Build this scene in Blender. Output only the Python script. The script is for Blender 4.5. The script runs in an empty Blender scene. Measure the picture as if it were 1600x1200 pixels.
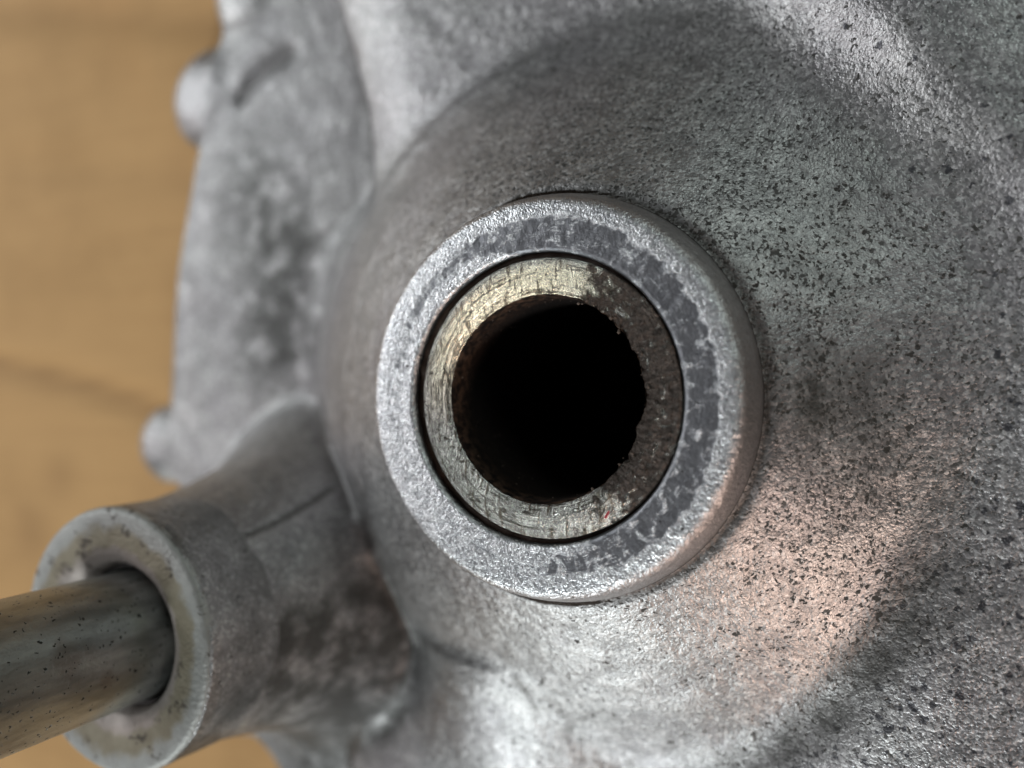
import bpy, math
import numpy as np
from math import radians as rad, pi

# ------------------------------------------------------------------ camera, world, lamps (1 unit = 1 cm)
S = bpy.context.scene
S.unit_settings.system = 'METRIC'
S.unit_settings.scale_length = 0.01
S.render.engine = 'CYCLES'
S.cycles.use_denoising = True
S.cycles.denoising_input_passes = 'RGB_ALBEDO_NORMAL'
S.cycles.denoising_prefilter = 'ACCURATE'
S.cycles.max_bounces = 8
S.view_settings.view_transform = 'Standard'
S.view_settings.look = 'None'
S.view_settings.exposure = 0.15
S.view_settings.gamma = 1.0

cam = bpy.data.cameras.new('camera')
cam.sensor_width = 72.0
cam.lens = 72.0 * 1300 / 1600
cam.clip_start, cam.clip_end = 0.1, 500
cam.dof.use_dof = True
cam.dof.focus_distance = 8.1
cam.dof.aperture_fstop = 0.001 * cam.lens / (2 * 0.14)
camo = bpy.data.objects.new('camera', cam)
S.collection.objects.link(camo)
camo.location = (3.282, 0.137, 7.411)
camo.rotation_euler = (0, rad(26), 0)
S.camera = camo

W = bpy.data.worlds.new('World')
S.world = W
W.use_nodes = True
bgn = W.node_tree.nodes['Background']
bgn.inputs[0].default_value = (0.95, 0.96, 1.0, 1)
bgn.inputs[1].default_value = 0.085


def lamp(name, d, dist, size, energy, col, aim=(0, 0, -1)):
    """an area lamp in direction d from the casting, facing it"""
    from mathutils import Vector
    li = bpy.data.lights.new(name, 'AREA')
    li.shape = 'RECTANGLE'
    li.size, li.size_y = size
    li.energy = energy
    li.color = col
    o = bpy.data.objects.new(name, li)
    S.collection.objects.link(o)
    v = Vector(d).normalized()
    o.location = Vector(aim) + v * dist
    o.rotation_euler = (-v).to_track_quat('-Z', 'Y').to_euler()
    return o


lamp('window_light', (-0.84, -0.04, 0.52), 90, (32, 42), 12500, (1.0, 0.96, 0.98))
lamp('front_window_light', (-0.25, -0.86, 0.40), 80, (13, 10), 32000, (0.92, 0.99, 1.0))
lamp('rear_window_light', (0.60, 0.62, 0.42), 90, (40, 26), 13000, (0.86, 1.0, 0.95))
lamp('side_window_light', (-0.82, 0.36, 0.44), 80, (18, 22), 17000, (0.93, 0.98, 1.0))


def spot_lamp(name, d, dist, aim, energy, col, ang):
    from mathutils import Vector
    li = bpy.data.lights.new(name, 'SPOT')
    li.energy, li.color, li.spot_size, li.spot_blend, li.shadow_soft_size = energy, col, rad(ang), 1.0, 3.0
    o = bpy.data.objects.new(name, li)
    S.collection.objects.link(o)
    v = Vector(d).normalized()
    o.location = Vector(aim) + v * dist
    o.rotation_euler = (-v).to_track_quat('-Z', 'Y').to_euler()


spot_lamp('warm_bounce_spot', (0.60, -0.75, 0.26), 40, (1.6, -2.1, -1.0), 27000, (1.0, 0.73, 0.60), 16)  # added narrow spot, stands in for warm bounce light on the lower right

# ------------------------------------------------------------------ helpers
COL = S.collection


def link(o, parent=None):
    COL.objects.link(o)
    if parent is not None:
        o.parent = parent
        o.location = (-parent.location[0], -parent.location[1], -parent.location[2])
    return o


def empty(name, loc, label, cat):
    o = bpy.data.objects.new(name, None)
    o.location = loc
    o['label'], o['category'] = label, cat
    COL.objects.link(o)
    return o


def mesh_obj(name, V, Fc, mat, parent=None, normals=None, attrs=None, smooth=True):
    me = bpy.data.meshes.new(name)
    me.from_pydata([tuple(v) for v in V], [], [tuple(f) for f in Fc])
    me.materials.append(mat)
    if smooth:
        me.polygons.foreach_set('use_smooth', np.ones(len(me.polygons), bool))
    for k, a in (attrs or {}).items():
        at = me.attributes.new(k, 'FLOAT', 'POINT')
        at.data.foreach_set('value', np.asarray(a, np.float32))
    if normals is not None:
        me.normals_split_custom_set_from_vertices([tuple(n) for n in normals])
    me.update()
    o = bpy.data.objects.new(name, me)
    return link(o, parent)


def _hash(i, j, s):
    v = np.sin(i * 127.1 + j * 311.7 + s * 74.7) * 43758.5453
    return v - np.floor(v)


def vnoise(x, y, s=0):
    i, j = np.floor(x), np.floor(y)
    f, g = x - i, y - j
    f, g = f * f * (3 - 2 * f), g * g * (3 - 2 * g)
    a = _hash(i, j, s) * (1 - f) + _hash(i + 1, j, s) * f
    b = _hash(i, j + 1, s) * (1 - f) + _hash(i + 1, j + 1, s) * f
    return a * (1 - g) + b * g


def fnoise(x, y, s=0, o=4):
    t, a, n = 0, 0.5, 0
    for k in range(o):
        t = t + a * vnoise(x * 2 ** k, y * 2 ** k, s + k)
        n += a
        a *= 0.5
    return t / n


def sstep(a, b, x):
    t = np.clip((x - a) / (b - a), 0, 1)
    return t * t * (3 - 2 * t)


def smax(a, b, k):
    h = np.clip(0.5 + 0.5 * (a - b) / k, 0, 1)
    return b * (1 - h) + a * h + k * h * (1 - h)


def smooth_poly(P, n=2):
    P = np.array(P, float)
    for _ in range(n):
        Q = np.roll(P, -1, 0)
        P = np.stack([0.75 * P + 0.25 * Q, 0.25 * P + 0.75 * Q], 1).reshape(-1, 2)
    return P


def sd_poly(P, x, y):
    """signed distance, positive inside"""
    d = np.full(x.shape, 1e9)
    ins = np.zeros(x.shape, bool)
    n = len(P)
    for i in range(n):
        a, b = P[i], P[(i + 1) % n]
        e = b - a
        t = np.clip(((x - a[0]) * e[0] + (y - a[1]) * e[1]) / (e @ e + 1e-12), 0, 1)
        d = np.minimum(d, (x - a[0] - t * e[0]) ** 2 + (y - a[1] - t * e[1]) ** 2)
        c = (a[1] > y) != (b[1] > y)
        with np.errstate(divide='ignore', invalid='ignore'):
            xi = a[0] + (y - a[1]) * e[0] / (e[1] if e[1] else 1e-12)
        ins ^= c & (x < xi)
    d = np.sqrt(d)
    return np.where(ins, d, -d)


def sd_line(P, x, y):
    d = np.full(x.shape, 1e9)
    for a, b in zip(P[:-1], P[1:]):
        a, b = np.array(a, float), np.array(b, float)
        e = b - a
        t = np.clip(((x - a[0]) * e[0] + (y - a[1]) * e[1]) / (e @ e), 0, 1)
        d = np.minimum(d, np.hypot(x - a[0] - t * e[0], y - a[1] - t * e[1]))
    return d


def lathe(name, prof, mat, parent, c=(0, 0), seg=256, disp=None, attrs=None, cap=False, sub=1, flip=False):
    """a turned shape about the vertical through c; prof = [(r, z)...]; disp(theta, r, z, index) -> dr, dz"""
    pr = np.array(prof, float)
    if sub > 1:
        q = []
        for a, b in zip(pr[:-1], pr[1:]):
            n = max(1, int(round(np.hypot(*(b - a)) / 0.03))) if sub == 2 else sub
            for t in range(n):
                q.append(a + (b - a) * t / n)
        q.append(pr[-1])
        pr = np.array(q)
    n = len(pr)
    th = np.linspace(0, 2 * pi, seg, endpoint=False)
    T, K = np.meshgrid(th, np.arange(n), indexing='ij')
    Rr, Z = pr[K, 0].copy(), pr[K, 1].copy()
    R0, Z0 = Rr.copy(), Z.copy()
    if disp:
        dr, dz = disp(T, R0, Z0)
        Rr, Z = Rr + dr, Z + dz
    V = np.stack([c[0] + Rr * np.cos(T), c[1] + Rr * np.sin(T), Z], -1).reshape(-1, 3)
    I = np.arange(seg)[:, None] * n + np.arange(n - 1)[None]
    J = ((np.arange(seg) + 1) % seg)[:, None] * n + np.arange(n - 1)[None]
    Fc = np.stack([I, J, J + 1, I + 1], -1).reshape(-1, 4).tolist()
    if flip:
        Fc = [f[::-1] for f in Fc]
    if cap:
        Fc.append([i * n + n - 1 for i in range(seg)])
    at = {k: f(T, R0, Z0).reshape(-1) for k, f in (attrs or {}).items()}
    return mesh_obj(name, V, Fc, mat, parent, attrs=at)


# ------------------------------------------------------------------ materials
class N:
    def __init__(s, name):
        s.m = bpy.data.materials.new(name)
        s.m.use_nodes = True
        s.t = s.m.node_tree
        s.b = s.t.nodes['Principled BSDF']
        s.co = s.t.nodes.new('ShaderNodeTexCoord').outputs['Object']

    def set(s, sock, v):
        if isinstance(v, bpy.types.NodeSocket):
            s.t.links.new(v, sock)
        elif isinstance(v, (tuple, list)) and len(v) == 3 and sock.type == 'RGBA':
            sock.default_value = (*v, 1)
        else:
            sock.default_value = v

    def noise(s, sc, det=3, rough=0.55, vec=None, dist=0.0, out='Fac'):
        n = s.t.nodes.new('ShaderNodeTexNoise')
        n.inputs['Scale'].default_value = sc
        n.inputs['Detail'].default_value = det
        n.inputs['Roughness'].default_value = rough
        n.inputs['Distortion'].default_value = dist
        s.t.links.new(vec or s.co, n.inputs['Vector'])
        return n.outputs[out]

    def voro(s, sc, vec=None, out='Distance', rnd=1.0):
        n = s.t.nodes.new('ShaderNodeTexVoronoi')
        n.inputs['Scale'].default_value = sc
        n.inputs['Randomness'].default_value = rnd
        s.t.links.new(vec or s.co, n.inputs['Vector'])
        return n.outputs[out]

    def jitter(s, sc, amt):
        n = s.t.nodes.new('ShaderNodeVectorMath')
        n.operation = 'MULTIPLY_ADD'
        s.t.links.new(s.noise(sc, 2, out='Color'), n.inputs[0])
        n.inputs[1].default_value = (amt,) * 3
        s.t.links.new(s.co, n.inputs[2])
        return n.outputs[0]

    def dots(s, sc, dens, size, vec, soft=0.10):
        """scattered spots of uneven size: dens = share of cells that carry one"""
        n = s.t.nodes.new('ShaderNodeTexVoronoi')
        n.inputs['Scale'].default_value = sc
        s.t.links.new(vec, n.inputs['Vector'])
        sp = s.t.nodes.new('ShaderNodeSeparateColor')
        s.t.links.new(n.outputs['Color'], sp.inputs[0])
        t = s.math('SUBTRACT', sp.outputs[0], s.math('SUBTRACT', 1.0, dens))
        r = s.math('MULTIPLY', s.math('DIVIDE', t, s.math('ADD', dens, 0.02)), size)
        return s.ramp(n.outputs['Distance'], r, s.math('SUBTRACT', r, soft))

    def voro2(s, sc, vec):
        n = s.t.nodes.new('ShaderNodeTexVoronoi')
        n.inputs['Scale'].default_value = sc
        s.t.links.new(vec, n.inputs['Vector'])
        return n.outputs['Distance'], n.outputs['Color']

    def attr(s, name, out='Fac'):
        n = s.t.nodes.new('ShaderNodeAttribute')
        n.attribute_name = name
        return n.outputs[out]

    def math(s, op, a, b=0.0, c=None, clamp=False):
        n = s.t.nodes.new('ShaderNodeMath')
        n.operation = op
        n.use_clamp = clamp
        s.set(n.inputs[0], a)
        s.set(n.inputs[1], b)
        if c is not None:
            s.set(n.inputs[2], c)
        return n.outputs[0]

    def ramp(s, v, a, b, lo=0.0, hi=1.0):
        n = s.t.nodes.new('ShaderNodeMapRange')
        n.interpolation_type = 'SMOOTHSTEP'
        s.set(n.inputs['Value'], v)
        s.set(n.inputs['From Min'], a)
        s.set(n.inputs['From Max'], b)
        n.inputs['To Min'].default_value = lo
        n.inputs['To Max'].default_value = hi
        return n.outputs[0]

    def mix(s, f, a, b, blend='MIX'):
        n = s.t.nodes.new('ShaderNodeMix')
        n.data_type = 'RGBA'
        n.blend_type = blend
        s.set(n.inputs[0], f)
        s.set(n.inputs[6], a)
        s.set(n.inputs[7], b)
        return n.outputs[2]

    def mapv(s, scale=(1, 1, 1), rot=(0, 0, 0), vec=None):
        n = s.t.nodes.new('ShaderNodeMapping')
        n.inputs['Scale'].default_value = scale
        n.inputs['Rotation'].default_value = rot
        s.t.links.new(vec or s.co, n.inputs['Vector'])
        return n.outputs[0]

    def comb(s, x, y, z):
        n = s.t.nodes.new('ShaderNodeCombineXYZ')
        for i, v in enumerate((x, y, z)):
            s.set(n.inputs[i], v)
        return n.outputs[0]

    def sep(s):
        n = s.t.nodes.new('ShaderNodeSeparateXYZ')
        s.t.links.new(s.co, n.inputs[0])
        return n.outputs

    def bump(s, h, dist, strength=1.0, nrm=None):
        n = s.t.nodes.new('ShaderNodeBump')
        n.inputs['Distance'].default_value = dist
        n.inputs['Strength'].default_value = strength
        s.t.links.new(h, n.inputs['Height'])
        if nrm is not None:
            s.t.links.new(nrm, n.inputs['Normal'])
        return n.outputs[0]

    def out(s, col, rough, metal, nrm=None, spec=0.5):
        s.set(s.b.inputs['Base Color'], col)
        s.set(s.b.inputs['Roughness'], rough)
        s.set(s.b.inputs['Metallic'], metal)
        s.b.inputs['Specular IOR Level'].default_value = spec
        if nrm is not None:
            s.t.links.new(nrm, s.b.inputs['Normal'])
        return s.m


def cast_alloy():
    """sand-cast aluminium: sandy skin, black pits, slate spots, oily stains, painted shade; attributes: pits, oil, blotch, grime"""
    n = N('cast_aluminium')
    big = n.noise(0.55, 4)
    mid = n.noise(2.6, 6, 0.62)
    jv = n.jitter(18, 0.06)
    cell, cellc = n.voro2(33, jv)
    sand = n.noise(42, 2, 0.6)
    c = n.mix(n.ramp(mid, 0.30, 0.70), (0.33, 0.325, 0.325), (0.53, 0.52, 0.515))
    c = n.mix(n.ramp(big, 0.40, 0.62, 0, 0.45), c, (0.43, 0.405, 0.425))
    c = n.mix(n.ramp(cellc, 0.15, 0.75, 0.55, 0), c, (0.23, 0.23, 0.23))
    c = n.mix(n.ramp(cellc, 0.66, 0.86, 0, 0.45), c, (0.84, 0.84, 0.83))
    c = n.mix(n.ramp(n.noise(8, 4, 0.6), 0.52, 0.72, 0, 0.45), c, (0.20, 0.195, 0.185))
    # black pits of many sizes, clustered
    clus = n.math('MULTIPLY', n.attr('pits'), n.ramp(n.noise(1.6, 5, 0.65), 0.30, 0.58, 0.15, 1.15))
    pv = n.jitter(15, 0.13)
    p1 = n.dots(11, n.math('MULTIPLY', clus, 0.55), 0.46, pv, 0.14)
    p2 = n.dots(21, n.math('MULTIPLY', clus, 0.85), 0.50, pv, 0.16)
    p3 = n.math('MULTIPLY', n.ramp(cellc, n.math('MULTIPLY', clus, 0.26), n.math('MULTIPLY', clus, 0.22)), 0.8)
    pm = n.math('MAXIMUM', p1, n.math('MAXIMUM', p2, p3))
    c = n.mix(n.math('MULTIPLY', pm, 0.93), c, (0.020, 0.018, 0.014))
    # slate spots of the outer plate
    bv = pv
    bcl = n.math('MULTIPLY', n.attr('blotch'), n.ramp(n.noise(1.4, 5, 0.65), 0.34, 0.62, 0.25, 1.0))
    b1 = n.dots(10, n.math('MULTIPLY', bcl, 0.62), 0.68, bv, 0.22)
    b2 = n.dots(19, n.math('MULTIPLY', bcl, 0.60), 0.62, bv, 0.22)
    bm = n.math('MAXIMUM', b1, b2)
    c = n.mix(n.math('MULTIPLY', bm, 0.86), c, (0.055, 0.056, 0.066))
    # oily areas, dirt in the seams, and shade painted into folds and hollows
    om = n.math('MULTIPLY', n.attr('oil_shade'), n.ramp(n.noise(2.2, 6, 0.66), 0.26, 0.58))
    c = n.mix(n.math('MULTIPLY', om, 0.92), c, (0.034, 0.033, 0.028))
    gm = n.math('MULTIPLY', n.attr('grime_shade'), n.ramp(n.noise(12, 4), 0.12, 0.45))
    c = n.mix(n.math('MULTIPLY', gm, 0.93), c, (0.020, 0.015, 0.011))
    h = n.math('ADD', n.math('MULTIPLY', cell, -0.9), n.math('MULTIPLY', sand, 0.8))
    h = n.math('SUBTRACT', h, n.math('MULTIPLY', pm, 0.9))
    nr = n.bump(h, 0.011, 0.48)
    nr = n.bump(mid, 0.09, 0.5, nr)
    ro = n.ramp(cellc, 0.2, 0.8, 0.36, 0.50)
    ro = n.math('ADD', ro, n.math('MULTIPLY', pm, 0.3))
    me = n.math('SUBTRACT', 0.85, n.math('MULTIPLY', n.math('MAXIMUM', pm, n.math('MAXIMUM', om, gm)), 0.7))
    return n.out(c, ro, me, nr)


def rim_alloy():
    """machined rim: dark worn land with frosty white corrosion round it; attributes: worn, lip, ang, rad"""
    n = N('corroded_machined_aluminium')
    fl = n.noise(8, 8, 0.72, dist=0.5)
    fl2 = n.noise(2.6, 5, 0.6)
    ring = n.noise(1.0, 4, 0.65, vec=n.comb(n.math('MULTIPLY', n.attr('ang'), 3.0), n.math('MULTIPLY', n.attr('rad'), 42), 0.0))
    m = n.math('ADD', n.math('MULTIPLY', n.math('SUBTRACT', fl, 0.5), 2.7), n.attr('worn'))
    m = n.math('ADD', m, n.math('MULTIPLY', n.math('SUBTRACT', fl2, 0.5), 0.9))
    m = n.math('ADD', m, n.math('MULTIPLY', n.math('SUBTRACT', ring, 0.5), 0.7))
    worn = n.ramp(m, 0.27, 0.74)
    jv = n.jitter(20, 0.05)
    cell, cc = n.voro2(44, jv)
    patch = n.noise(11, 5, 0.65)
    frost = n.mix(n.ramp(patch, 0.35, 0.65), (0.56, 0.57, 0.59), (0.92, 0.93, 0.94))
    frost = n.mix(n.ramp(cc, 0.10, 0.55, 0.5, 0), frost, (0.26, 0.27, 0.29))
    frost = n.mix(n.ramp(cc, 0.62, 0.80, 0, 0.4), frost, (0.95, 0.96, 0.97))
    dark = n.mix(n.noise(6, 5, 0.65), (0.15, 0.155, 0.17), (0.27, 0.275, 0.29))
    dark = n.mix(n.ramp(ring, 0.54, 0.72, 0, 0.5), dark, (0.36, 0.37, 0.39))
    c = n.mix(worn, frost, dark)
    lip = n.mix(n.noise(15, 5), (0.30, 0.285, 0.285), (0.52, 0.50, 0.50))
    lip = n.mix(n.ramp(cc, 0.1, 0.5, 0.4, 0), lip, (0.2, 0.19, 0.19))
    c = n.mix(n.attr('lip'), c, lip)
    pit = n.dots(15, 0.10, 0.36, jv)
    c = n.mix(n.math('MULTIPLY', pit, 0.8), c, (0.05, 0.045, 0.04))
    gm = n.math('MULTIPLY', n.attr('grime_shade'), n.ramp(n.noise(9, 4), 0.1, 0.4))
    c = n.mix(gm, c, (0.018, 0.013, 0.01))
    h = n.math('MULTIPLY', n.math('SUBTRACT', 1.0, worn), n.math('SUBTRACT', 1.3, cell))
    h = n.math('ADD', h, n.math('MULTIPLY', n.math('MULTIPLY', ring, worn), 0.35))
    nr = n.bump(h, 0.012, 0.55)
    nr = n.bump(patch, 0.03, 0.5, nr)
    ro = n.math('ADD', n.math('MULTIPLY', worn, 0.10), 0.32)
    return n.out(c, ro, 0.85, nr)


def sleeve_steel():
    """turned steel end face, scored in rings, half of it rusted black; attributes: ang, rad, rust, gold"""
    n = N('scored_steel')
    a, r = n.attr('ang'), n.attr('rad')
    sv = n.comb(n.math('MULTIPLY', a, 2.2), n.math('MULTIPLY', r, 34), 0.0)
    scr = n.noise(1.0, 4, 0.6, vec=sv)
    sv2 = n.mapv((16, 3.0, 1), (0, 0, rad(35)))
    chat = n.noise(1.6, 4, 0.65, vec=sv2)
    bl = n.noise(7, 5, 0.65)
    c = n.mix(n.ramp(bl, 0.3, 0.7), (0.36, 0.36, 0.335), (0.60, 0.60, 0.56))
    c = n.mix(n.attr('gold_glint'), c, (0.96, 0.89, 0.68))  # pale gold highlight of the upper left painted into the base colour
    c = n.mix(n.ramp(scr, 0.52, 0.66, 0, 0.8), c, (0.10, 0.09, 0.07))
    c = n.mix(n.ramp(chat, 0.53, 0.62, 0, 0.75), c, (0.13, 0.10, 0.06))
    c = n.mix(n.math('MULTIPLY', n.ramp(n.noise(13, 4), 0.60, 0.68), 0.8), c, (0.05, 0.035, 0.02))
    m = n.math('ADD', n.math('MULTIPLY', n.math('SUBTRACT', n.noise(6.5, 6, 0.7, dist=0.6), 0.5), 1.9), n.attr('rust'))
    rm = n.ramp(m, 0.40, 0.58)
    gv = n.comb(n.math('MULTIPLY', a, 6.0), n.math('MULTIPLY', r, 13), 0.0)
    glint = n.ramp(n.noise(1.0, 5, 0.7, vec=gv, dist=1.0), 0.56, 0.64)
    rm = n.math('MULTIPLY', rm, n.math('SUBTRACT', 1.0, n.math('MULTIPLY', glint, 0.85)))
    rust = n.mix(n.noise(17, 4), (0.020, 0.014, 0.011), (0.10, 0.075, 0.06))
    c = n.mix(rm, c, rust)
    h = n.math('ADD', scr, n.math('MULTIPLY', chat, 0.9))
    h = n.math('ADD', h, n.math('MULTIPLY', rm, n.math('MULTIPLY', n.noise(18, 4), 2.2)))
    nr = n.bump(h, 0.035, 0.9)
    ro = n.math('ADD', n.math('MULTIPLY', rm, 0.14), 0.22)
    me = n.math('SUBTRACT', 0.95, n.math('MULTIPLY', rm, 0.55))
    return n.out(c, ro, me, nr)


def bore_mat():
    n = N('shaded_bore')  # near-black base paints in the deep hole's shade; brown grime near the mouth
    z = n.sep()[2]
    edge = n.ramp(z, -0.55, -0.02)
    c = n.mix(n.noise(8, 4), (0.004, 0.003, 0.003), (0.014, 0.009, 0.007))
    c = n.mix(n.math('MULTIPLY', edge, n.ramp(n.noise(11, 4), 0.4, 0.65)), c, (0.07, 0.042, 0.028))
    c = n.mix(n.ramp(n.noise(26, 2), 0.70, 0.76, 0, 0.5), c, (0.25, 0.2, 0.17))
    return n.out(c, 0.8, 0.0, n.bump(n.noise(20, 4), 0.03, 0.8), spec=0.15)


def face_mat():
    """end face of the side boss: pale outer edge, oily yellow middle; attribute rad"""
    n = N('stained_boss_face')
    r = n.math('ADD', n.attr('rad'), n.math('MULTIPLY', n.math('SUBTRACT', n.noise(3.5, 5), 0.5), 0.35))
    c = n.mix(n.noise(9, 5), (0.30, 0.30, 0.285), (0.48, 0.48, 0.46))
    yel = n.mix(n.noise(5, 5), (0.17, 0.13, 0.07), (0.36, 0.32, 0.23))
    band = n.math('MULTIPLY', n.ramp(r, 1.38, 1.24), n.ramp(r, 0.92, 1.10))
    c = n.mix(n.math('MULTIPLY', band, 0.85), c, yel)
    inner = n.ramp(r, 1.12, 1.0)
    c = n.mix(n.math('MULTIPLY', inner, 0.8), c, (0.40, 0.34, 0.31))
    c = n.mix(n.math('MULTIPLY', n.ramp(n.noise(6, 4, vec=n.mapv((1, 1, 0.3))), 0.60, 0.68), 0.8), c, (0.07, 0.055, 0.045))
    nr = n.bump(n.noise(22, 4), 0.02, 0.7)
    return n.out(c, 0.6, 0.5, nr)


def shaft_mat():
    n = N('pitted_shaft_steel')
    v = n.mapv((1, 1, 0.25))
    c = n.mix(n.ramp(n.noise(5, 5, vec=v), 0.3, 0.7), (0.20, 0.21, 0.205), (0.38, 0.40, 0.39))
    c = n.mix(n.ramp(n.noise(2.2, 4), 0.54, 0.72, 0, 0.4), c, (0.16, 0.12, 0.095))
    p = n.math('MAXIMUM', n.dots(11, 0.30, 0.34, n.jitter(22, 0.10)), n.dots(24, 0.40, 0.42, n.jitter(22, 0.08)))
    c = n.mix(n.math('MULTIPLY', p, 0.9), c, (0.02, 0.018, 0.014))
    h = n.math('SUBTRACT', n.noise(26, 3), n.math('MULTIPLY', p, 0.8))
    nr = n.bump(h, 0.010, 0.6)
    return n.out(c, n.math('ADD', n.math('MULTIPLY', p, 0.3), 0.34), 0.9, nr)


def plain(name, a, b, sc, rough, metal=0.0, bumpd=0.01):
    n = N(name)
    return n.out(n.mix(n.noise(sc, 4), a, b), rough, metal, n.bump(n.noise(sc * 2.5, 3), bumpd, 0.8), spec=0.3)


def card_mat():
    n = N('kraft_cardboard')
    v = n.mapv((0.25, 3.0, 1), (0, 0, rad(-9)))
    c = n.mix(n.noise(1.2, 5, vec=v), (0.54, 0.31, 0.128), (0.65, 0.39, 0.168))
    c = n.mix(n.ramp(n.noise(0.35, 4), 0.42, 0.68, 0, 0.45), c, (0.44, 0.25, 0.10))
    c = n.mix(n.math('MULTIPLY', n.attr('spot'), 0.45), c, (0.20, 0.10, 0.04))
    c = n.mix(n.ramp(n.noise(30, 3), 0.35, 0.7, 0.12, 0), c, (0.25, 0.14, 0.06))
    return n.out(c, 0.75, 0.0, n.bump(n.noise(1.6, 4, vec=v), 0.05, 0.5), spec=0.25)


CAST, RIM, STEEL, BORE, FACE, SHAFT, CARD = (cast_alloy(), rim_alloy(), sleeve_steel(), bore_mat(),
                                             face_mat(), shaft_mat(), card_mat())
GASKET = plain('old_gasket', (0.012, 0.008, 0.006), (0.06, 0.032, 0.02), 12, 0.6)
LINER = plain('dark_liner', (0.02, 0.02, 0.02), (0.07, 0.065, 0.06), 9, 0.45, 0.5)
GRIME = plain('rust_crumb', (0.03, 0.022, 0.018), (0.22, 0.17, 0.14), 14, 0.65, 0.2)
RED = plain('red_paint', (0.35, 0.02, 0.03), (0.5, 0.04, 0.05), 20, 0.5)

# ------------------------------------------------------------------ the work surface
TZ = -4.2
gx, gy = np.meshgrid(np.linspace(-45, 30, 300), np.linspace(-35, 40, 300), indexing='ij')
fold = sd_line([(-30, 2.9), (-15.02, 0.56), (-12.47, 0.18), (-10.13, -0.36), (-4, -2.0), (20, -9)], gx, gy)
fold2 = sd_line([(-40, 13.7), (-15.02, 8.44), (-9.19, 7.17), (20, 1.0)], gx, gy)
fold3 = sd_line([(-40, 8.6), (-15.02, 5.04), (-10.04, 4.37), (20, 0.2)], gx, gy)
gz = TZ - 0.16 * np.exp(-(fold / 0.22) ** 2) - 0.12 * np.exp(-(fold2 / 0.4) ** 2) - 0.05 * np.exp(-(fold3 / 0.4) ** 2)
gz += 0.10 * (fnoise(gx * 0.12 + 7, gy * 0.3 + 3, 5, 3) - 0.5)
spot = 0.6 * np.exp(-((gx + 13.0) ** 2 + (gy + 1.8) ** 2) / 0.25) + 0.8 * np.exp(-((gx + 13.9) ** 2 + (gy + 3.1) ** 2) / 0.5)
spot += 1.0 * np.exp(-(fold / 0.18) ** 2) + 0.4 * np.exp(-(fold2 / 0.35) ** 2)
nx, ny = gx.shape
idx = np.arange(nx * ny).reshape(nx, ny)
quads = np.stack([idx[:-1, :-1], idx[1:, :-1], idx[1:, 1:], idx[:-1, 1:]], -1).reshape(-1, 4)
ws = mesh_obj('work_surface', np.stack([gx, gy, gz], -1).reshape(-1, 3), quads, CARD, attrs={'spot': np.clip(spot, 0, 1).reshape(-1)})
ws['kind'] = 'structure'
ws['label'] = 'tan cardboard sheet with soft creases under the metal casting'

# ------------------------------------------------------------------ the casting
cover = empty('engine_cover', (0, 0, TZ), 'grey cast aluminium engine cover with conical boss and lugged flange lying on tan cardboard', 'engine cover')
BX, BY, BR, BZ = -5.07, -2.82, 1.50, 0.80     # side boss: axis, radius, height of its end face

step = 0.04
xs, ys = np.arange(-10.6, 6.4, step), np.arange(-8.2, 8.4, step)
X, Y = np.meshgrid(xs, ys, indexing='ij')
r = np.hypot(X, Y)
ph = np.arctan2(Y, X)
wob = fnoise(X * 0.9, Y * 0.9, 1, 3) - 0.5
# cone round the rim
cone = np.where(r < 3.6, -0.47 - 0.715 * (r - 2.1), -1.5425 - 0.86 * (r - 3.6))
cone = np.where(r > 4.4, -1.5425 - 0.688 - 1.25 * (r - 4.4), cone) + 0.03 * wob
cone = np.minimum(cone, -0.42)
# the outer plate, higher towards the right, with a shoulder along its edge
PLATE = smooth_poly([(-3.6, 2.6), (-3.62, 3.97), (-3.95, 5.0), (-4.35, 6.2), (-5.2, 9.0), (-6, 12), (12, 12), (12, -12), (0.0, -12),
                     (-4.0, -7.6), (-4.3, -6.0), (-3.7, -4.9), (-2.9, -3.3), (-1.5, -2.0), (-1.5, 2.0)], 3)
dP = sd_poly(PLATE, X, Y)
plate = -2.25 + 0.75 * sstep(0.2, 3.6, X)
crest = sstep(rad(-25), rad(5), ph) * (1 - sstep(rad(55), rad(88), ph))
plate += crest * 0.21 * sstep(0.0, 1.2, plate - cone) - crest * 0.10 * sstep(0.9, 2.5, plate - cone)
plate += 0.05 * wob
plate = np.maximum(plate, smax(plate, -1.42 - 0.34 * np.abs(Y + 3.3) - 0.42 * ((X + 1.30 - 0.12 * (Y + 4)) / 1.35) ** 2, 0.3))
sh = np.where(dP < 1.0, 0.23 * (1.0 - dP) ** 2, 0)
sh = np.where(dP < -0.2, 0.3312 + 1.9 * (-0.2 - dP), sh)
plate = plate - sh
# the flange
FL = [(-7.0, 9.0), (-7.33, 7.34), (-7.50, 6.27), (-7.84, 5.68), (-8.11, 4.05), (-8.30, 3.17), (-8.53, 1.84), (-8.61, 0.59),
      (-8.70, -0.32), (-8.90, -1.46), (-8.11, -2.10), (-7.66, -4.27), (-7.58, -5.58), (-7.33, -5.93), (-6.90, -5.81),
      (-6.58, -5.96), (-6.26, -6.30), (-5.96, -7.18), (-5.6, -12), (12, -12), (12, 12), (-6.6, 12)]
FLp = smooth_poly(FL, 3)
FLp[:, 0] -= np.where((FLp[:, 1] > -2) & (FLp[:, 1] < 4.6) & (FLp[:, 0] < 0), 0.14 * (1 - ((FLp[:, 1] - 1.3) / 3.3) ** 2), 0)
dF = sd_poly(FLp, X, Y)
fl = -3.2 + 0.05 * wob
fl = fl - 0.10 * np.exp(-(sd_line([(-5.96, 5.57), (-6.44, 5.39), (-7.00, 5.00)], X, Y) / 0.16) ** 2) * 0.9
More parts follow.
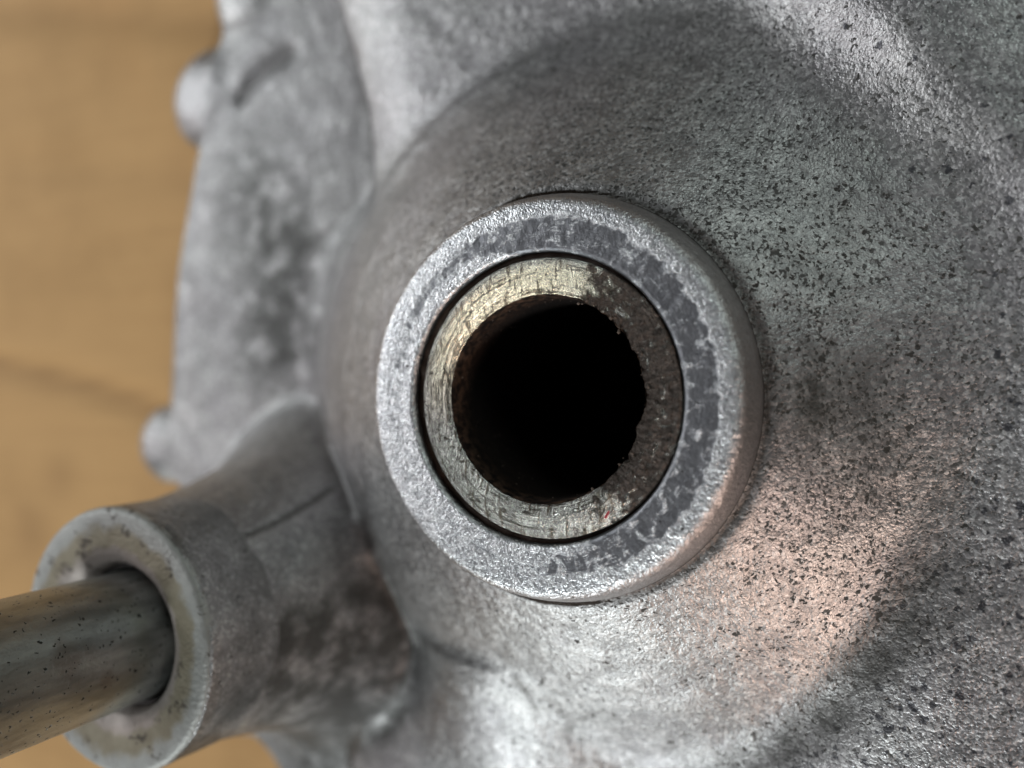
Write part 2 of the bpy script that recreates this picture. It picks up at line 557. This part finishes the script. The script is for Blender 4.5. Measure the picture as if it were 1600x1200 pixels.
fl = fl - 0.09 * sstep(0.9, 0.0, np.abs(dF - 0.0))
edge = np.where(dF < 0.12, (0.12 - dF) ** 2 * 6, 0)
edge = np.where(dF < -0.02, 0.1176 + (-0.02 - dF) * 9, edge)
fl = fl - edge


def lug(cx, cy, rr, top):
    q = np.hypot(X - cx, Y - cy)
    z = top - 0.35 * (q / rr) ** 3
    return np.where(q > rr, z - 9 * (q - rr), z)


lugs = [lug(-8.04, 5.22, 0.90, -3.22), lug(-9.15, -0.98, 0.72, -3.30), lug(-7.00, 6.85, 0.80, -3.12)]
# skirt of the side boss and the web that ties it to the cone
q = np.hypot(X - BX, Y - BY)
skirt = -5.0 + 4.2 * np.exp(-np.maximum(q - 1.5, -0.1) / 1.5) + 0.9 * np.exp(-np.maximum(q - 1.5, -0.1) / 0.28)
web = -1.6 - 1.15 * np.maximum(0, sd_line([(BX, BY), (-2.6, -1.5)], X, Y) - 0.2) ** 1.3

comps = [cone, plate, fl] + lugs + [smax(skirt, web, 0.5)]
cone = cone - 0.045 * np.exp(-((np.hypot(X + 0.05, Y) - 2.10) / 0.05) ** 2)
H = smax(cone, plate, 0.18 + 0.30 * sstep(0.5, 2.0, Y) * sstep(0.5, -1.5, X) + 0.12 * sstep(-1.0, 1.5, X) + 0.62 * sstep(-1.2, 1.2, Y) * sstep(-1.0, 1.5, X))
H = smax(H, fl, 0.14 + 0.75 * sstep(3.6, 2.0, np.abs(Y)) * (X < -3))
for l in lugs:
    H = smax(H, l, 0.30)
H0 = H
H = smax(H, comps[-1], 0.22 + 0.5 * sstep(-3.3, -4.2, Y))
# casting seam across the web
sd = sd_line([(-4.9, -2.1), (-4.45, -1.93), (-4.15, -1.86), (-3.98, -1.66), (-3.9, -1.3)], X, Y)
H = H - 0.07 * np.exp(-(sd / 0.05) ** 2)
comps[-1] = np.where(q < 3.1, comps[-1], -9)
owner = np.argmax(np.stack(comps), 0)
# attributes
rr = np.hypot(X + 0.05, Y)
grime_shade = np.exp(-((rr - 2.10) / 0.05) ** 2) * (0.5 + 0.5 * sstep(-0.7, 0.6, np.cos(ph - 0.35)))
grime_shade = np.maximum(grime_shade, 0.55 * np.exp(-((rr - 2.14) / 0.09) ** 2) * sstep(-0.2, 1, np.cos(ph - 0.1)))
gap1 = np.abs(cone - plate)
grime_shade = np.maximum(grime_shade, 0.45 * np.exp(-(gap1 / 0.10) ** 2) * (dP > 0.2) * sstep(rad(-70), rad(-45), ph) * (0.4 + 0.6 * (1 - sstep(rad(-30), rad(-8), ph)) + 0.3 * sstep(rad(70), rad(95), ph)))
grime_shade = np.maximum(grime_shade, 0.9 * np.exp(-(sd / 0.04) ** 2))
grime_shade = np.maximum(grime_shade, 0.65 * np.exp(-((plate - fl) / 0.28) ** 2) * (X < -3.4) * (Y > 2.5))  # tone darkened along this fold to paint in its shading
grime_shade = np.maximum(grime_shade, 0.5 * np.exp(-(sd_line([(-5.96, 5.57), (-6.44, 5.39), (-7.00, 5.00)], X, Y) / 0.14) ** 2))  # slot's shadow painted in along the groove
grime_shade = np.maximum(grime_shade, 0.45 * np.exp(-(sd_line([(-0.98, -3.30), (-0.86, -3.52), (-0.80, -3.72)], X, Y) / 0.06) ** 2))
grime_shade = np.maximum(grime_shade, 0.30 * np.exp(-(sd_line([(-0.60, -3.5), (-0.42, -3.85), (-0.5, -4.1)], X, Y) / 0.07) ** 2))

grime_shade = np.maximum(grime_shade, 0.7 * np.exp(-((H0 - comps[-1]) / 0.22) ** 2) * (X > -5.2) * (X < -2.4) * (r < 5.2))


def g(cx, cy, s, t=None):
    return np.exp(-((X - cx) / s) ** 2 - ((Y - cy) / (t or s)) ** 2)


oil_shade = 0.75 * g(-6.2, 1.1, 0.75, 1.2) + 0.45 * g(-6.6, 3.3, 0.9) + 0.5 * g(-5.9, 2.3, 0.6)
oil_shade += 1.0 * g(-3.2, -2.8, 0.35, 0.45) + 1.0 * g(-3.45, -3.4, 0.4, 0.6) + 1.0 * g(-4.1, -4.4, 0.7, 0.5) + 0.9 * g(-5.7, -5.5, 0.6, 0.6) + 0.7 * g(-5.6, -3.9, 0.8)  # oil, plus painted shade in the web valley and below the boss
oil_shade += 0.8 * g(-6.0, -1.3, 0.8, 0.5) + 0.5 * g(1.0, 4.3, 0.7, 0.25) + 0.35 * g(2.6, 1.7, 0.9) + 0.7 * g(2.75, -0.1, 0.45, 0.8) + 0.7 * g(2.35, 0.05, 0.2, 0.55)
gd = plate - cone
oil_shade += 0.38 * (owner == 2) * (0.35 + 0.65 * sstep(-0.6, 0.6, Y)) * (X < -3)
oil_shade += 0.8 * g(-3.5, -3.7, 0.5, 0.8) + 0.9 * g(-3.6, -4.5, 0.5, 0.5) + 0.8 * g(-2.7, -3.5, 0.3, 0.4) + 0.5 * g(-4.5, -5.6, 0.9, 0.6)
oil_shade += 0.95 * np.exp(-((gd - 0.25) / 0.28) ** 2) * sstep(rad(-88), rad(-72), ph) * (1 - sstep(rad(-32), rad(-14), ph)) * (r > 2.5)
oil_shade += 1.0 * g(-5.4, -5.5, 0.5, 0.5) + 0.8 * g(-4.6, -5.2, 0.6, 0.5) + 0.6 * g(-3.24, -2.85, 0.3, 0.5)  # more painted shade beneath the boss and in the web valley
blotch = (owner == 1) * sstep(2.0, 3.6, X) * sstep(3.55, 4.1, r) * (0.35 + 0.65 * sstep(0.8, -1.5, Y))
blotch = np.maximum(blotch, (owner == 1) * sstep(0.1, 0.5, plate - cone) * (Y < 0) * (X > 1.0))
pits = 0.38 + 0.60 * sstep(-1.5, 2.4, X + 0.7 * Y) * sstep(5.5, 2.6, r)
pits -= 0.35 * sstep(-1.0, -2.4, X)
pits += 0.25 * (fnoise(X * 0.8, Y * 0.8, 9, 3) - 0.5)
pits = np.clip(pits, 0.03, 1)
gxn, gyn = np.gradient(H, step)
NRM = np.stack([-gxn, -gyn, np.ones_like(H)], -1)
NRM /= np.linalg.norm(NRM, axis=-1, keepdims=True)
Zc = np.maximum(H, TZ - 0.1)
nx, ny = X.shape
idx = np.arange(nx * ny).reshape(nx, ny)
quads = np.stack([idx[:-1, :-1], idx[1:, :-1], idx[1:, 1:], idx[:-1, 1:]], -1).reshape(-1, 4)
VV = np.stack([X, Y, Zc], -1).reshape(-1, 3)
Hm, rm_, own = H.reshape(-1), r.reshape(-1), owner.reshape(-1)
qm = q.reshape(-1)
keep = (Hm[quads].max(1) > TZ - 0.1) & (rm_[quads].min(1) > 1.75) & (qm[quads].min(1) > 1.15)
quads = quads[keep]
qo = own[quads[:, 0]]
nr = NRM.reshape(-1, 3)
att = {'grime_shade': grime_shade, 'oil_shade': np.clip(oil_shade, 0, 1), 'blotch': blotch, 'pits': pits}
for k, nm in enumerate(['conical_boss', 'cover_plate', 'flange', 'bolt_lug', 'bolt_lug', 'bolt_lug', 'boss_web']):
    fq = quads[qo == k]
    u, inv = np.unique(fq, return_inverse=True)
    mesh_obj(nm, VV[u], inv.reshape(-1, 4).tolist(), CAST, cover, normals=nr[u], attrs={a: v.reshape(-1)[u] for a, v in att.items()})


# rim of the conical boss
def rim_disp(T, R, Z):
    nse = fnoise(np.cos(T) * R * 9 + 20, np.sin(T) * R * 9 + 20, 3, 4) - 0.5
    on = (R > 1.44) & (R < 2.0)
    return 0.0 * R, np.where(on, nse * 0.010, 0)


def rim_worn(T, R, Z):
    a = sstep(-0.35, 0.55, np.cos(T - rad(15)))
    inner, outer = 1.50 + 0.10 * (1 - a), 1.74 + 0.02 * a
    inner = inner - 0.2 * a
    band = sstep(inner - 0.06, inner + 0.05, R) * (1 - sstep(outer - 0.07, outer + 0.07, R))
    top = np.cos(T - rad(112))
    br = np.cos(T + rad(65))
    amt = 0.27 + 0.66 * a + 0.38 * sstep(0.35, 1, top) + 0.12 * sstep(0.45, 1, br)
    return np.minimum(band * amt, 0.72) + 0.07 * band * a


rim = lathe('boss_rim', [(1.43, -1.6), (1.43, -0.04), (1.46, 0.0), (1.80, -0.003), (1.90, -0.012), (1.95, -0.035), (1.985, -0.085), (2.02, -0.19),
                         (2.055, -0.32), (2.065, -0.44), (2.08, -0.49), (2.16, -0.53)], RIM, cover, c=(-0.05, 0), seg=720, sub=2, disp=rim_disp, flip=True,
            attrs={'worn': rim_worn, 'lip': lambda T, R, Z: sstep(1.88, 1.97, R + 0.08 * (fnoise(T * 9, R * 3, 4, 3) - 0.5)),
                   'ang': lambda T, R, Z: T, 'rad': lambda T, R, Z: R,
                   'grime_shade': lambda T, R, Z: np.maximum(sstep(-0.40, -0.47, Z) * (R > 1.9), 0.8 * sstep(1.455, 1.435, R) * sstep(0.35, -0.35, np.cos(T - rad(40))))})
lathe('rim_seal', [(1.33, -0.16), (1.36, -0.10), (1.43, -0.09), (1.45, -0.12)], GASKET, cover, c=(-0.05, 0), seg=200, flip=True,
      disp=lambda T, R, Z: (0 * R, 0.05 * (fnoise(T * 14, R * 5, 6, 3) - 0.5)))


# side boss with its stained end face and dark liner
def boss_disp(T, R, Z):
    w = fnoise(np.cos(T) * 2 + 5, Z * 1.3 + np.sin(T) * 2, 8, 3) - 0.5
    fl = 0.06 * sstep(0.6, -2.6, Z) * (0.35 + 0.65 * sstep(-0.5, 1, np.sin(T - 0.3)))
    return np.where(R > 1.3, 0.05 * w + fl, 0), 0 * R


def boss_att(T, R, Z):
    x, y = BX + R * np.cos(T), BY + R * np.sin(T)  # oil film, plus shade painted on the wall's lower right side
    return np.clip(0.5 * sstep(0.9, 0.3, Z) + 0.9 * np.exp(-((x + 4.3) / 0.9) ** 2 - ((y + 3.9) / 0.8) ** 2) + 0.9 * sstep(0.5, 0.1, np.abs(Z + 1.3)) * sstep(0.2, 0.9, np.sin(T))
                   + 0.7 * sstep(0.62, 0.72, Z) * sstep(0.55, 1, np.sin(T + 0.2)), 0, 1)


sb = lathe('shaft_boss', [(1.48, 0.81), (1.53, 0.775), (1.545, 0.68), (1.54, 0.2), (1.54, -0.5), (1.55, -1.4), (1.56, -2.4), (1.60, -3.4)], CAST, cover,
           c=(BX, BY), seg=256, sub=6, disp=boss_disp, flip=True,
           attrs={'oil_shade': boss_att, 'pits': lambda T, R, Z: 0.25 + 0 * R, 'grime_shade': lambda T, R, Z: 0 * R, 'blotch': lambda T, R, Z: 0 * R})
sbl = lathe('boss_face', [(0.835, 0.10), (0.845, 0.56), (0.89, 0.70), (0.99, 0.775), (1.08, 0.81), (1.39, 0.83), (1.47, 0.825), (1.515, 0.80), (1.535, 0.745)], FACE, cover, c=(BX, BY), seg=256, sub=2, flip=True,
            disp=lambda T, R, Z: (np.where(R > 1.4, 0.012 * (fnoise(T * 30, R * 2, 2, 3) - 0.5), 0), 0.02 * (fnoise(np.cos(T) * 4 + 9, np.sin(T) * 4 + R * 3, 12, 4) - 0.5)),
            attrs={'rad': lambda T, R, Z: R})
lathe('bore_liner', [(0.70, 0.42), (0.78, 0.50), (0.82, 0.53), (0.855, 0.50), (0.88, 0.34)], LINER, cover, c=(BX, BY), seg=160, flip=True)

# ------------------------------------------------------------------ shaft standing in the side boss
sh_ = lathe('pivot_shaft', [(0.76, -3.6), (0.76, 4.2), (0.72, 4.3), (0.5, 4.35), (0.02, 4.36)], SHAFT, None, c=(BX + 0.02, BY), seg=128, sub=1, cap=True)
sh_['label'] = 'pitted steel shaft standing in the bore of the side boss at lower left'
sh_['category'] = 'shaft'

# ------------------------------------------------------------------ hollow steel sleeve in the middle
slv = empty('steel_sleeve', (0, 0, -5.0 + 0.8), 'hollow steel sleeve with scored, half rusted end face set inside the central rim', 'sleeve')


def rust_a(T, R, Z):
    a = np.arctan2(np.sin(T), np.cos(T))
    w = sstep(rad(-78), rad(-38), a) * (1 - sstep(rad(52), rad(84), a))
    return 0.05 + 0.66 * w + 0.25 * w * sstep(1.12, 1.02, R)


def wide(T, R):
    return 0.045 * sstep(-0.1, 0.8, -np.cos(T - rad(25))) * sstep(1.32, 1.04, R) * (R > 0.9)


def slv_disp(T, R, Z):
    w = rust_a(T, R, Z) - 0.05
    n1 = fnoise(T * 4, R * 4, 21, 5) - 0.5
    n2 = fnoise(T * 26, Z * 8 + R * 14, 23, 3) - 0.5
    inner = sstep(1.2, 1.0, R) * (Z > -0.5)
    return -np.abs(n1) * 0.20 * w * inner + 0.014 * n2 * inner + wide(T, R), np.where(R < 1.36, 0.085 * w * n2 - 0.03 * w, 0) * (Z > -0.5)


sat = {'ang': lambda T, R, Z: T, 'rad': lambda T, R, Z: R, 'rust': rust_a,
       'gold_glint': lambda T, R, Z: 0.9 * sstep(0.2, 0.9, np.cos(T - rad(122))) * sstep(1.40, 1.2, R)}
lathe('end_face', [(1.375, -1.2), (1.375, -0.03), (1.36, -0.005), (1.33, 0.0), (1.13, -0.012), (1.06, -0.04), (1.02, -0.065)], STEEL, slv, seg=720, sub=2, disp=slv_disp, attrs=sat)
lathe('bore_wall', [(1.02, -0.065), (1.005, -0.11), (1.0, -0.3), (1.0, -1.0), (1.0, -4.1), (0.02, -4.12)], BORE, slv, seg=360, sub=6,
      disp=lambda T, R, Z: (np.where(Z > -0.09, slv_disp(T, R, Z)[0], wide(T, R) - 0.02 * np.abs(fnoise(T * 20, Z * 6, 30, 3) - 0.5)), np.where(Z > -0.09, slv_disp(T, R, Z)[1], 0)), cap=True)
rng = np.random.default_rng(4)
V, Fc = [], []
for i in range(90):
    a = rad(rng.uniform(-75, 80)) if i < 40 else rng.uniform(0, 2 * pi)
    rr = (rng.uniform(0.97, 1.10) if i < 40 else rng.uniform(0.975, 1.0))
    s = rng.uniform(0.005, 0.02) if i < 40 else rng.uniform(0.004, 0.009)
    zc = -0.05 + rng.uniform(-0.04, 0.02) if i < 40 else rng.uniform(-0.8, -0.1)
    b = len(V)
    for d in ((1, 0, 0), (-1, 0, 0), (0, 1, 0), (0, -1, 0), (0, 0, 1), (0, 0, -1)):
        f = s * rng.uniform(0.6, 1.5)
        V.append((rr * math.cos(a) + d[0] * f, rr * math.sin(a) + d[1] * f, zc + d[2] * f))
    for t in ((0, 2, 4), (2, 1, 4), (1, 3, 4), (3, 0, 4), (2, 0, 5), (1, 2, 5), (3, 1, 5), (0, 3, 5)):
        Fc.append([b + k for k in t])
cr = mesh_obj('rust_crumbs', V, Fc, GRIME, slv)
cr['kind'] = 'stuff'
V = [(0.63, -1.12, 0.004), (0.655, -1.125, 0.006), (0.69, -1.06, 0.006), (0.675, -1.05, 0.004), (0.64, -1.115, 0.018), (0.68, -1.057, 0.018)]
mesh_obj('paint_fleck', V, [(0, 1, 4), (1, 2, 5, 4), (2, 3, 5), (3, 0, 4, 5)], RED, slv, smooth=False)['label'] = 'tiny red fleck on the steel face'
